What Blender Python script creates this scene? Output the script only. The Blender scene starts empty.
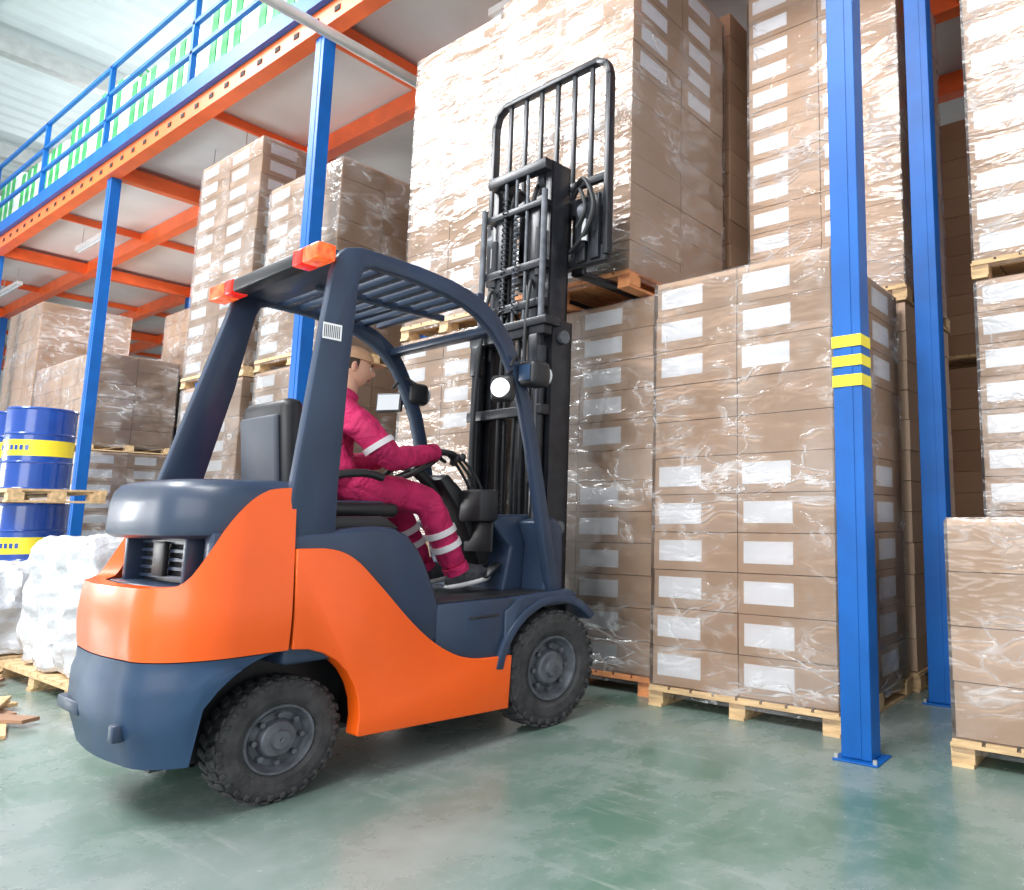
import bpy, bmesh, math, random
from mathutils import Vector, Matrix
S=bpy.context.scene
S.view_settings.view_transform='Standard'
rad=math.radians
random.seed(7)

# ------------------------------------------------------------------ materials
def nodes_of(name):
    m=bpy.data.materials.new(name); m.use_nodes=True
    nt=m.node_tree; b=nt.nodes['Principled BSDF']
    return m,nt,b
def N(nt,t,**k):
    n=nt.nodes.new(t)
    for a,v in k.items():
        setattr(n,a,v)
    return n
def pm(name,col,rough=.5,metal=0.,coat=0.,var=.12,scale=6.,bump=0.,bscale=40.,emit=0.,spec=.5,stretch=(1,1,1),bdist=.02,bd=0.):
    m,nt,b=nodes_of(name); L=nt.links
    tc=N(nt,'ShaderNodeTexCoord'); mp=N(nt,'ShaderNodeMapping'); mp.inputs['Scale'].default_value=stretch
    L.new(tc.outputs['Object'],mp.inputs['Vector'])
    nz=N(nt,'ShaderNodeTexNoise'); nz.inputs['Scale'].default_value=scale; nz.inputs['Detail'].default_value=4
    L.new(mp.outputs[0],nz.inputs['Vector'])
    cr=N(nt,'ShaderNodeValToRGB'); cr.color_ramp.elements[0].position=.3; cr.color_ramp.elements[1].position=.7
    lo=[max(0,c*(1-var)) for c in col]; hi=[min(1,c*(1+var)) for c in col]
    cr.color_ramp.elements[0].color=(*lo,1); cr.color_ramp.elements[1].color=(*hi,1)
    L.new(nz.outputs['Fac'],cr.inputs['Fac']); L.new(cr.outputs['Color'],b.inputs['Base Color'])
    b.inputs['Roughness'].default_value=rough; b.inputs['Metallic'].default_value=metal
    b.inputs['Coat Weight'].default_value=coat; b.inputs['Coat Roughness'].default_value=.08
    b.inputs['Specular IOR Level'].default_value=spec
    if bump>0:
        n2=N(nt,'ShaderNodeTexNoise'); n2.inputs['Scale'].default_value=bscale; n2.inputs['Detail'].default_value=3; n2.inputs['Distortion'].default_value=bd
        L.new(mp.outputs[0],n2.inputs['Vector'])
        bp=N(nt,'ShaderNodeBump'); bp.inputs['Strength'].default_value=bump; bp.inputs['Distance'].default_value=bdist
        L.new(n2.outputs['Fac'],bp.inputs['Height']); L.new(bp.outputs['Normal'],b.inputs['Normal'])
    if emit>0:
        L.new(cr.outputs['Color'],b.inputs['Emission Color']); b.inputs['Emission Strength'].default_value=emit
    return m

def cardboard(name,c1,c2):
    m,nt,b=nodes_of(name); L=nt.links
    tc=N(nt,'ShaderNodeTexCoord')
    at=N(nt,'ShaderNodeAttribute'); at.attribute_name='tone'
    mixc=N(nt,'ShaderNodeMix'); mixc.data_type='RGBA'
    mixc.inputs['A'].default_value=(*c1,1); mixc.inputs['B'].default_value=(*c2,1)
    L.new(at.outputs['Fac'],mixc.inputs['Factor'])
    nz=N(nt,'ShaderNodeTexNoise'); nz.inputs['Scale'].default_value=1.6; nz.inputs['Detail'].default_value=5
    L.new(tc.outputs['Object'],nz.inputs['Vector'])
    mx=N(nt,'ShaderNodeMix'); mx.data_type='RGBA'; mx.blend_type='MULTIPLY'; mx.inputs['Factor'].default_value=.3
    L.new(mixc.outputs['Result'],mx.inputs['A'])
    cr=N(nt,'ShaderNodeValToRGB'); cr.color_ramp.elements[0].position=.35; cr.color_ramp.elements[1].position=.6
    cr.color_ramp.elements[0].color=(.75,.72,.70,1); cr.color_ramp.elements[1].color=(1,1,1,1)
    L.new(nz.outputs['Fac'],cr.inputs['Fac']); L.new(cr.outputs['Color'],mx.inputs['B'])
    L.new(mx.outputs['Result'],b.inputs['Base Color'])
    b.inputs['Roughness'].default_value=.6
    return m
CB=cardboard('cardboard',(.53,.36,.245),(.61,.425,.30))
CBD=cardboard('cardboard_brown',(.36,.205,.125),(.46,.28,.18))
CBT=cardboard('cardboard_tan',(.60,.41,.28),(.68,.47,.33))
def film_mat():
    m=bpy.data.materials.new('stretch_film'); m.use_nodes=True; nt=m.node_tree; L=nt.links
    for n in list(nt.nodes):
        if n.type!='OUTPUT_MATERIAL': nt.nodes.remove(n)
    out=[n for n in nt.nodes if n.type=='OUTPUT_MATERIAL'][0]
    tc=N(nt,'ShaderNodeTexCoord')
    def noise(sc,scale,det,dist,rot=(0,0,0),rgh=.6):
        mp=N(nt,'ShaderNodeMapping'); mp.inputs['Scale'].default_value=sc; mp.inputs['Rotation'].default_value=rot
        L.new(tc.outputs['Object'],mp.inputs['Vector'])
        n=N(nt,'ShaderNodeTexNoise'); n.inputs['Scale'].default_value=scale; n.inputs['Detail'].default_value=det; n.inputs['Distortion'].default_value=dist; n.inputs['Roughness'].default_value=rgh
        L.new(mp.outputs[0],n.inputs['Vector']); return n.outputs['Fac']
    def math_(op,a,b=None,c=None,clamp=False):
        n=N(nt,'ShaderNodeMath',operation=op); n.use_clamp=clamp
        for i,x in enumerate((a,b,c)):
            if x is None: continue
            if isinstance(x,(int,float)): n.inputs[i].default_value=x
            else: L.new(x,n.inputs[i])
        return n.outputs[0]
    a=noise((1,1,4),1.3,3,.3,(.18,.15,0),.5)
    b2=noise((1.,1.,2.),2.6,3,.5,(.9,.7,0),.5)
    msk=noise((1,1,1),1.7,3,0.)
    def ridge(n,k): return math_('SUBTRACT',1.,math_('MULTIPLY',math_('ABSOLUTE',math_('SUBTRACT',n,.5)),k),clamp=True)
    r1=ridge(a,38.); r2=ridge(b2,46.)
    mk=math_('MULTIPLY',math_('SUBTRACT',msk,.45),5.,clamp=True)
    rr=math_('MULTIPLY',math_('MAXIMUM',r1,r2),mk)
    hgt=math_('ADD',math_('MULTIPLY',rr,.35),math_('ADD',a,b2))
    bp=N(nt,'ShaderNodeBump'); bp.inputs['Strength'].default_value=.75; bp.inputs['Distance'].default_value=.03
    L.new(hgt,bp.inputs['Height'])
    fr=N(nt,'ShaderNodeFresnel'); fr.inputs['IOR'].default_value=1.55; L.new(bp.outputs['Normal'],fr.inputs['Normal'])
    fa=math_('MULTIPLY',fr.outputs[0],.95,clamp=True)
    gl=N(nt,'ShaderNodeBsdfGlossy'); gl.inputs['Roughness'].default_value=.12; L.new(bp.outputs['Normal'],gl.inputs['Normal'])
    tr=N(nt,'ShaderNodeBsdfTransparent')
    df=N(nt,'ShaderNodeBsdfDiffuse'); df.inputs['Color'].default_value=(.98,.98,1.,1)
    hz=math_('MULTIPLY_ADD',rr,.42,math_('MULTIPLY_ADD',mk,.11,.02))  # milky film haze, plus highlights painted white along the wrinkle ridges
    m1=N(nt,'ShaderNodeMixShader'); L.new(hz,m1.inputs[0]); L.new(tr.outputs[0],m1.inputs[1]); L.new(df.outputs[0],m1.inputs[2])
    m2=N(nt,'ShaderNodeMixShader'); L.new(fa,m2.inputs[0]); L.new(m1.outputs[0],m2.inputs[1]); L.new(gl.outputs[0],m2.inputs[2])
    L.new(m2.outputs[0],out.inputs['Surface'])
    return m
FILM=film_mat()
LAB=pm('label_paper',(.93,.93,.96),.35,var=.02,coat=.4)
WOOD=pm('pallet_wood',(.66,.45,.24),.7,var=.3,scale=5,stretch=(1,6,6),bump=.3)
WOODO=pm('pallet_wood_orange',(.75,.30,.12),.7,var=.3,scale=5,bump=.3)
BLUE=pm('rack_blue_paint',(.003,.105,.41),.42,var=.15,scale=3,spec=.35)
YEL=pm('yellow_tape',(.98,.80,.02),.4,var=.05)
ORG=pm('rack_orange_paint',(.85,.14,.03),.4,var=.12,scale=3)
HOLE=pm('dark_hole',(.02,.015,.015),.8)
DECK=pm('deck_panel_grey',(.74,.75,.76),.5,var=.08,scale=1)
ROOF=pm('roof_sheet',(.62,.69,.70),.45,var=.06,scale=1)
WALL=pm('wall_paint',(.88,.90,.92),.6,var=.05,scale=.6,bump=.05)
STEEL=pm('galvanised_steel',(.62,.63,.62),.35,metal=.5,var=.1)
FO=pm('forklift_orange',(.95,.115,.006),.30,var=.08,scale=2,coat=.15)
FG=pm('forklift_slate',(.026,.044,.084),.38,var=.18,scale=3,coat=.12,spec=.4)
FGL=pm('forklift_slate_lower',(.018,.046,.100),.40,var=.3,scale=3,coat=.05,spec=.35)
FGD=pm('seat_back_grey',(.05,.06,.08),.55,var=.2,scale=3)
BLK=pm('black_plastic',(.016,.017,.02),.42,var=.2)
MAST=pm('mast_black_steel',(.020,.022,.028),.32,metal=.25,var=.3,scale=12)
CHR=pm('chrome_rod',(.75,.76,.78),.15,metal=1.,var=.05)
RUB=pm('tyre_rubber',(.042,.042,.045),.8,var=.4,scale=14,bump=.3,bscale=60)
HUB=pm('hub_steel',(.11,.12,.14),.5,metal=.3,var=.35,scale=15)
RED=pm('red_lamp',(.85,.02,.01),.2,emit=.6,var=.05)
AMB=pm('amber_lamp',(1.,.10,.02),.2,emit=.9,var=.5,scale=30)
LENS=pm('headlamp_lens',(.75,.8,.85),.08,metal=.3,var=.05)
LAMP=pm('work_lamp_lens',(.95,.96,1.),.15,emit=1.,var=.05,scale=30)
MIR=pm('mirror_glass',(.80,.82,.84),.05,metal=1.,var=.02)
SUIT=pm('coverall_crimson',(.52,.012,.105),.8,var=.22,scale=9,bump=1.,bscale=7,bdist=.05,bd=.8)
REFL=pm('reflective_stripe',(.80,.76,.80),.4,var=.05)
SKIN=pm('skin',(.70,.38,.26),.5,var=.08)
HAIR=pm('hair_dark',(.05,.03,.02),.7,var=.3,scale=60)
CAP=pm('cap_tan',(.60,.34,.20),.7,var=.1,scale=20)
GLOVE=pm('glove_black',(.02,.02,.022),.6,var=.3,bump=.3)
SHOE=pm('shoe_grey',(.05,.05,.06),.6,var=.4,scale=30)
SOLE=pm('sole_white',(.75,.75,.75),.6)
EYEW=pm('eye_white',(.9,.9,.9),.3,var=.01)
LIP=pm('lip',(.5,.18,.15),.5)
DRB=pm('drum_blue',(.004,.06,.36),.22,coat=.5,var=.1)
DRY=pm('drum_yellow',(.95,.80,.04),.35,var=.05)
BAG=pm('white_film_bag',(.60,.62,.66),.25,coat=.6,var=.12,bump=.9,bscale=7,bdist=.04)
GRN=pm('green_stripe',(.06,.42,.12),.6,var=.2)
WHT=pm('bulk_bag_white',(.74,.82,.78),.7,var=.05,bump=.5,bscale=8)

# ------------------------------------------------------------------ mesh builder
def spline(pts,n=8,closed=False):
    P=[Vector(p) for p in pts]; out=[]; m=len(P)
    rng=range(m) if closed else range(m-1)
    for i in rng:
        if closed: p0,p1,p2,p3=P[(i-1)%m],P[i],P[(i+1)%m],P[(i+2)%m]
        else: p0=P[max(i-1,0)];p1=P[i];p2=P[i+1];p3=P[min(i+2,m-1)]
        for k in range(n):
            t=k/n
            out.append(.5*((2*p1)+(p2-p0)*t+(2*p0-5*p1+4*p2-p3)*t*t+(3*p1-p0-3*p2+p3)*t**3))
    if not closed: out.append(P[-1])
    return out
class MB:
    def __init__(s,name,mats):
        s.name=name; s.mats=mats; s.v=[]; s.f=[]; s.m=[]; s.t=[]
    def mi(s,mat):
        if mat not in s.mats: s.mats.append(mat)
        return s.mats.index(mat)
    def raw(s,vs,fs,mat,tone=.5):
        o=len(s.v); s.v+= [tuple(v) for v in vs]; i=s.mi(mat) if not isinstance(mat,int) else mat
        for f in fs:
            s.f.append(tuple(o+k for k in f)); s.m.append(i); s.t.append(tone)
    def bmadd(s,bm,mat,bev=0,seg=2,tone=.5):
        bmesh.ops.recalc_face_normals(bm,faces=bm.faces)
        if bev>0:
            es=[e for e in bm.edges if len(e.link_faces)==2 and e.calc_face_angle(0)>rad(28)]
            bmesh.ops.bevel(bm,geom=es,offset=bev,segments=seg,affect='EDGES',profile=.5,clamp_overlap=True)
        bm.verts.index_update()
        s.raw([v.co[:] for v in bm.verts],[[v.index for v in f.verts] for f in bm.faces],mat,tone); bm.free()
    def box(s,x0,x1,y0,y1,z0,z1,mat,bev=0,M=None,seg=2,tone=.5):
        if bev==0 and M is None:
            s.raw([(x0,y0,z0),(x1,y0,z0),(x1,y1,z0),(x0,y1,z0),(x0,y0,z1),(x1,y0,z1),(x1,y1,z1),(x0,y1,z1)],
              [(0,3,2,1),(4,5,6,7),(0,1,5,4),(1,2,6,5),(2,3,7,6),(3,0,4,7)],mat,tone); return
        bm=bmesh.new()
        T=Matrix.Translation(((x0+x1)/2,(y0+y1)/2,(z0+z1)/2))@Matrix.Diagonal((x1-x0,y1-y0,z1-z0,1))
        bmesh.ops.create_cube(bm,size=1,matrix=T)
        if bev: bmesh.ops.bevel(bm,geom=list(bm.edges),offset=bev,segments=seg,affect='EDGES',profile=.5,clamp_overlap=True)
        if M is not None: bmesh.ops.transform(bm,matrix=M,verts=bm.verts)
        s.bmadd(bm,mat,tone=tone)
    def beam(s,p0,p1,w,h,mat,bev=0,up=(0,0,1)):
        p0=Vector(p0);p1=Vector(p1); d=(p1-p0); L=d.length; d.normalize(); up=Vector(up)
        if abs(d.dot(up))>.98: up=Vector((0,1,0))
        r=d.cross(up).normalized(); u=r.cross(d)
        M=Matrix(((r.x,d.x,u.x,p0.x),(r.y,d.y,u.y,p0.y),(r.z,d.z,u.z,p0.z),(0,0,0,1)))
        s.box(-w/2,w/2,0,L,-h/2,h/2,mat,bev,M)
    def prism(s,pts,axis,a0,a1,mat,bev=0,seg=2):
        bm=bmesh.new()
        def mk(p,a): return {'x':(a,p[0],p[1]),'y':(p[0],a,p[1]),'z':(p[0],p[1],a)}[axis]
        A=[bm.verts.new(mk(p,a0)) for p in pts]; B=[bm.verts.new(mk(p,a1)) for p in pts]
        n=len(pts); bm.faces.new(A); bm.faces.new(B[::-1])
        for i in range(n): bm.faces.new((A[i],B[i],B[(i+1)%n],A[(i+1)%n]))
        s.bmadd(bm,mat,bev,seg)
    def tube(s,pts,r,mat,seg=10,closed=False):
        P=[Vector(p) for p in pts]; n=len(P); R=r if isinstance(r,(list,tuple)) else [r]*n
        vs=[];fs=[]; prev=None
        for i in range(n):
            if closed: d=P[(i+1)%n]-P[i-1]
            else: d=P[min(i+1,n-1)]-P[max(i-1,0)]
            d.normalize()
            if prev is None:
                a=Vector((0,0,1)) if abs(d.z)<.9 else Vector((1,0,0)); u=d.cross(a).normalized()
            else: u=(prev-d*prev.dot(d)).normalized()
            prev=u; w=d.cross(u)
            for k in range(seg):
                t=2*math.pi*k/seg; vs.append(P[i]+(u*math.cos(t)+w*math.sin(t))*R[i])
        for i in range(n if closed else n-1):
            j=(i+1)%n
            for k in range(seg):
                q=(k+1)%seg; fs.append((i*seg+k,i*seg+q,j*seg+q,j*seg+k))
        if not closed: fs.append(tuple(range(seg))[::-1]); fs.append(tuple((n-1)*seg+k for k in range(seg)))
        s.raw(vs,fs,mat)
    def cyl(s,p0,p1,r,mat,seg=16): s.tube([p0,p1],r,mat,seg)
    def lathe(s,prof,o,axis,mat,seg=32,mats=None):
        o=Vector(o); n=len(prof)
        for i in range(n-1):
            vs=[]
            for (h,r) in (prof[i],prof[i+1]):
                for k in range(seg):
                    t=2*math.pi*k/seg; c,q=math.cos(t)*r,math.sin(t)*r
                    vs.append(o+(Vector((h,c,q)) if axis=='x' else Vector((c,q,h)) if axis=='z' else Vector((c,h,q))))
            s.raw(vs,[(k,(k+1)%seg,seg+(k+1)%seg,seg+k) for k in range(seg)],mats[i] if mats else mat)
    def ell(s,c,r,mat,nu=24,nv=16,fn=None,M=None):
        vs=[];fs=[]
        for j in range(nv+1):
            ph=math.pi*j/nv
            for i in range(nu):
                th=2*math.pi*i/nu
                p=Vector((math.sin(ph)*math.cos(th),math.sin(ph)*math.sin(th),math.cos(ph)))
                if fn: p=fn(p)
                p=Vector((p.x*r[0],p.y*r[1],p.z*r[2]))
                if M is not None: p=M@p
                vs.append(p+Vector(c))
        for j in range(nv):
            for i in range(nu):
                k=(i+1)%nu; fs.append((j*nu+i,(j+1)*nu+i,(j+1)*nu+k,j*nu+k))
        s.raw(vs,fs,mat)
    def finish(s,parent=None,smooth=True,ang=35,loc=None,tone=False,bevel=0,merge=False):
        me=bpy.data.meshes.new(s.name); me.from_pydata(s.v,[],s.f)
        for m in s.mats: me.materials.append(m)
        me.polygons.foreach_set('material_index',s.m)
        if tone:
            a=me.attributes.new('tone','FLOAT','FACE'); a.data.foreach_set('value',s.t)
        if merge:
            bm=bmesh.new(); bm.from_mesh(me); bmesh.ops.remove_doubles(bm,verts=bm.verts,dist=.0004)
            bmesh.ops.recalc_face_normals(bm,faces=bm.faces); bm.to_mesh(me); bm.free()
        if smooth:
            me.polygons.foreach_set('use_smooth',[True]*len(me.polygons)); me.set_sharp_from_angle(angle=rad(ang))
        me.update()
        ob=bpy.data.objects.new(s.name,me); S.collection.objects.link(ob)
        if parent: ob.parent=parent
        if loc: ob.location=loc
        if bevel:
            b=ob.modifiers.new('bevel','BEVEL'); b.width=bevel; b.segments=1; b.limit_method='ANGLE'
        return ob
def empty(name,loc=(0,0,0),rz=0):
    e=bpy.data.objects.new(name,None); e.empty_display_size=.2; S.collection.objects.link(e)
    e.location=loc; e.rotation_euler=(0,0,rz); return e

# ------------------------------------------------------------------ shell
XL,XR,YN,YF,ZC=-36,7,-5,15,11.5
mb=MB('floor',[])
mb.box(XL,XR,YN,YF,-.15,0,DECK)
fl=mb.finish(smooth=False)
m,nt,b=nodes_of('floor_green_epoxy'); L=nt.links
tc=N(nt,'ShaderNodeTexCoord')
n1=N(nt,'ShaderNodeTexNoise'); n1.inputs['Scale'].default_value=.55; n1.inputs['Detail'].default_value=5; n1.inputs['Distortion'].default_value=.2
n2=N(nt,'ShaderNodeTexNoise'); n2.inputs['Scale'].default_value=1.7; n2.inputs['Detail'].default_value=12; n2.inputs['Roughness'].default_value=.68; n2.inputs['Distortion'].default_value=.15
mp=N(nt,'ShaderNodeMapping'); mp.inputs['Rotation'].default_value=(0,0,.9); mp.inputs['Scale'].default_value=(.5,6,1)
n3=N(nt,'ShaderNodeTexNoise'); n3.inputs['Scale'].default_value=1.8; n3.inputs['Detail'].default_value=10; n3.inputs['Roughness'].default_value=.7; n3.inputs['Distortion'].default_value=.1
L.new(tc.outputs['Object'],n1.inputs['Vector']); L.new(tc.outputs['Object'],n2.inputs['Vector']); L.new(tc.outputs['Object'],mp.inputs['Vector']); L.new(mp.outputs[0],n3.inputs['Vector'])
c1=N(nt,'ShaderNodeValToRGB'); e=c1.color_ramp.elements; e[0].position=.42; e[0].color=(.090,.172,.132,1); e[1].position=.60; e[1].color=(.21,.26,.245,1)
L.new(n1.outputs['Fac'],c1.inputs['Fac'])
c2=N(nt,'ShaderNodeValToRGB'); e=c2.color_ramp.elements; e[0].position=.42; e[0].color=(0,0,0,1); e[1].position=.72; e[1].color=(.65,.65,.65,1)
L.new(n2.outputs['Fac'],c2.inputs['Fac'])
mx=N(nt,'ShaderNodeMix'); mx.data_type='RGBA'; mx.inputs['B'].default_value=(.35,.385,.38,1)
L.new(c2.outputs['Color'],mx.inputs['Factor']); L.new(c1.outputs['Color'],mx.inputs['A'])
c3=N(nt,'ShaderNodeValToRGB'); e=c3.color_ramp.elements; e[0].position=.57; e[0].color=(0,0,0,1); e[1].position=.72; e[1].color=(.5,.5,.5,1)
L.new(n3.outputs['Fac'],c3.inputs['Fac'])
mx2=N(nt,'ShaderNodeMix'); mx2.data_type='RGBA'; mx2.inputs['B'].default_value=(.42,.45,.44,1)
L.new(c3.outputs['Color'],mx2.inputs['Factor']); L.new(mx.outputs['Result'],mx2.inputs['A'])
L.new(mx2.outputs['Result'],b.inputs['Base Color'])
rr=N(nt,'ShaderNodeMapRange'); rr.inputs['From Min'].default_value=.3; rr.inputs['From Max'].default_value=.7; rr.inputs['To Min'].default_value=.15; rr.inputs['To Max'].default_value=.38
L.new(n2.outputs['Fac'],rr.inputs['Value']); L.new(rr.outputs['Result'],b.inputs['Roughness'])
fl.data.materials.clear(); fl.data.materials.append(m)

mb=MB('ceiling',[])
nn=300; vs=[];fs=[]
for i in range(nn+1):
    x=XL+(XR-XL)*i/nn
    z=ZC+(.10 if (i%4) in (1,2) else 0)
    vs+=[(x,-3,z),(x,YF,z)]
for i in range(nn): fs.append((2*i,2*i+1,2*i+3,2*i+2))
mb.raw(vs,fs,ROOF)
for y in (0,3,6,9,12): mb.box(XL,XR,y-.08,y+.08,ZC-.28,ZC-.02,STEEL)
for x in (-32,-26,-20,-14,-8): mb.box(x-.14,x+.14,-3,YF,ZC-.65,ZC-.28,STEEL)
mb.finish(smooth=False)
mb=MB('wall_back',[]); mb.box(XL,XR,YF,YF+.2,0,ZC+.2,WALL); 
for i in range(60): mb.box(XL+.7*i,XL+.7*i+.06,YF-.04,YF,0,ZC,WALL)
mb.finish(smooth=False)
mb=MB('wall_left',[]); mb.box(XL-.2,XL,-3,YF,0,ZC+.2,WALL)
for i in range(25): mb.box(XL,XL+.04,-3+.7*i,-3+.7*i+.06,0,ZC,WALL)
mb.finish(smooth=False)

# ------------------------------------------------------------------ rack
PX=[-1.55,-7.61,-13.66,-19.7,-25.8,-31.8]
ZB=6.52
def post(x,y,tape=False):
    mb=MB('rack_upright_post',[])
    w=.085;d=.13;t=.02
    prof=[(-w,0),(w,0),(w,d),(w-.035,d),(w-.035,d-t),(w-t,d-t),(w-t,t),(-w+t,t),(-w+t,d-t),(-w+.035,d-t),(-w+.035,d),(-w,d)]
    mb.prism([(x+p[0],y+p[1]) for p in prof],'z',.012,ZB-.021,BLUE,.003,1)
    mb.box(x-.03,x+.03,y-.004,y+.002,.02,ZB-.03,BLUE)
    mb.box(x-.12,x+.13,y-.04,y+.17,0,.010,BLUE,.003)
    for bx in (-.105,.11): mb.cyl((x+bx,y-.02,.008),(x+bx,y-.02,.03),.012,STEEL,6)
    if tape:
        for z0,z1 in ((2.215,2.28),(2.105,2.165),(1.99,2.055)):
            mb.box(x-w-.003,x+w+.003,y-.008,y+d+.003,z0,z1,YEL)
    mb.finish(smooth=False)
for i,x in enumerate(PX):
    post(x,3.70,i==0)
    if i!=3: post(x+.04,5.10)
    post(x+.04,7.0)
mb=MB('mezzanine_deck',[])
X0,X1=XL+1,3.5
for y in (3.72,5.17,7.1,8.6,10.2):
    mb.box(X0,X1,y-.05,y+.05,ZB,ZB+.27,ORG)
    mb.box(X0,X1,y-.08,y+.08,ZB-.02,ZB+.01,ORG)
k=X0
while k<X1:
    mb.box(k,k+.10,3.66,3.668,ZB+.11,ZB+.17,HOLE); k+=.42
for x in PX+[3.4]:
    mb.box(x-.08,x+.08,3.77,10.2,ZB+.0,ZB+.22,ORG)
x=X0
while x<X1:
    mb.box(x-.03,x+.03,3.77,10.2,ZB+.16,ZB+.28,ORG); x+=3.03
mb.box(X0,X1,3.68,10.3,ZB+.30,ZB+.36,DECK)
mb.box(X0,X1,3.60,3.66,ZB+.27,ZB+.50,BLUE)
mb.finish(smooth=False)
mb=MB('guard_railing',[])
x=X0
while x<X1:
    mb.box(x-.035,x+.035,3.60,3.66,ZB+.51,ZB+1.85,BLUE); x+=3.03
for z in (.90,1.33,1.80): mb.box(X0,X1,3.60,3.65,ZB+z,ZB+z+.055,BLUE)
mb.finish(smooth=False)
x=X0+1
while x<2:
    mb=MB('bulk_bag',[])
    h=1.45+random.random()*.4
    mb.box(x,x+1.3,3.95,5.1,ZB+.36,ZB+.36+h,WHT,.12,seg=4)
    for k in range(3): mb.box(x+.16+.36*k,x+.34+.36*k,3.935,3.95,ZB+.45,ZB+.28+h,GRN,.004)
    for cx in (x+.12,x+1.18): mb.tube(spline([(cx,4.1,ZB+.3+h),(cx,4.2,ZB+.55+h),(cx,4.4,ZB+.3+h)],6),.02,GRN,6)
    mb.finish(); x+=1.42
mb=MB('ceiling_conduit_pipe',[]); mb.cyl((-7.05,-2,6.2),(-7.05,5.4,6.2),.06,STEEL,16)
for y in (-1.5,1.0,): mb.cyl((-7.05,y,6.2),(-7.05,y,ZC-.25),.012,STEEL,6)
mb.finish()
for x in (-22,-17,-11.5,-5):
    mb=MB('strip_lamp',[]); mb.box(x-.7,x+.7,4.4,4.5,ZB-.12,ZB-.04,DECK); mb.cyl((x-.65,4.45,ZB-.14),(x+.65,4.45,ZB-.14),.02,LENS,8)
    for q in (-.5,.5): mb.cyl((x+q,4.45,ZB-.05),(x+q,4.45,ZB+.3),.008,STEEL,6)
    mb.finish()

# ------------------------------------------------------------------ box stacks
def pallet(mb,x0,x1,y0,y1,z0,W=WOOD):
    w=x1-x0
    for k in range(3):
        cx=[x0+.06,(x0+x1)/2,x1-.06][k]
        mb.box(cx-.055,cx+.055,y0,y1,z0,z0+.02,W)
        for cy in (y0+.07,(y0+y1)/2,y1-.07): mb.box(cx-.06,cx+.06,cy-.06,cy+.06,z0+.02,z0+.098,W)
    for cy in (y0+.055,(y0+y1)/2,y1-.055): mb.box(x0,x1,cy-.055,cy+.055,z0+.098,z0+.116,W)
    n=max(5,int(w/.16))
    for k in range(n):
        a=x0+w*k/n; mb.box(a+.01,a+w/n-.01,y0,y1,z0+.116,z0+.135,W)
def stack(x0,x1,y0,y1,z0,rows,rh=.235,nc=2,nd=2,front=True,side=False,skip=(),sskip=(),C=None,W=WOOD,lw=.52,seed=0,pal=True,film=True,drop=.04,name='shrink_wrapped_box_stack'):
    C=C or CB; rg=random.Random(seed); mb=MB(name,[])
    ox,oy,oz=x0,y0,z0
    X=x1-x0; Y=y1-y0; zb=.14 if pal else 0
    if pal: pallet(mb,-.02,X+.02,-.02,Y+.02,0,W)
    g=.0035
    for r in range(rows):
        for i in range(nc):
            for j in range(nd):
                a=X*i/nc;b_=X*(i+1)/nc;c=Y*j/nd;d=Y*(j+1)/nd; za=zb+r*rh
                q=lambda:rg.uniform(-.004,.004)
                fa=a+g+(q() if i==0 else 0); fb=b_-g+(q() if i==nc-1 else 0); fc=c+g+(q() if j==0 else 0); fd=d-g+(q() if j==nd-1 else 0)
                mb.box(fa,fb,fc,fd,za+.001,za+rh-.004,C,tone=rg.random())
                lh=rh*.55; L0=.045+rg.uniform(-.008,.008); zl=za+rh*.24+rg.uniform(-.008,.008)
                if front and j==0 and r not in skip and rg.random()>drop:
                    mb.box(a+L0,a+L0+lw*(b_-a),fc-.003,fc-.0005,zl,zl+lh,LAB)
                if side and i==nc-1 and r not in skip and r not in sskip and rg.random()>drop:
                    mb.box(fb+.0005,fb+.003,c+L0+.05,c+L0+.05+lw*(d-c),zl,zl+lh,LAB)
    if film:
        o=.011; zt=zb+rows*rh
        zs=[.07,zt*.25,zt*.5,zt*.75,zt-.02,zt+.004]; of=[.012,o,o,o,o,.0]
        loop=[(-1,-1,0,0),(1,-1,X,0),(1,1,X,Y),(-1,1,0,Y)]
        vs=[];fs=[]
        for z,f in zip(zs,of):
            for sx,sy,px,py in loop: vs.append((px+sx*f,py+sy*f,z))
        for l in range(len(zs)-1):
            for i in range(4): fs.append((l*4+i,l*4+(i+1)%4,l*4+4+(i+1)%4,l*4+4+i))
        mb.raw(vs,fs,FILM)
    return mb.finish(smooth=False,tone=True,loc=(ox,oy,oz))
# front row
stack(-3.18,-1.80,4.05,5.3,0,11,rh=.2573,nc=2,skip=(6,7),side=True,seed=1,drop=0)
stack(-4.84,-3.32,4.2,5.4,0,12,nc=2,skip=(6,),seed=2,W=WOODO)
stack(-4.95,-3.39,3.98,5.28,2.975,12,nc=2,side=True,skip=(3,),sskip=(0,1,2,3,4,5,6),seed=3,W=WOODO)
stack(-6.3,-5.03,4.05,5.3,0,12,skip=(6,7),seed=4)
stack(-6.3,-5.03,4.05,5.3,2.97,12,skip=(3,),seed=5)
stack(-9.1,-7.53,4.0,5.0,0,12,seed=6)
stack(-9.1,-7.53,4.0,5.0,2.97,9,seed=7)
stack(-11.1,-9.42,4.0,5.2,0,12,seed=8,side=True)
stack(-11.1,-9.42,4.0,5.2,2.97,12,seed=9,side=True,rh=.245)
stack(-18.2,-15.2,4.2,5.4,0,9,rh=.25,nc=4,seed=10,side=True)
stack(-18.2,-15.2,4.2,5.4,2.40,6,rh=.255,nc=4,seed=11,front=False)
stack(-16.6,-15.15,5.6,6.8,0,12,seed=12)
stack(-16.6,-15.15,5.6,6.8,2.97,9,seed=13,front=False)
stack(-24,-17.5,5.85,6.9,0,12,nc=8,seed=14,front=False)
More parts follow.
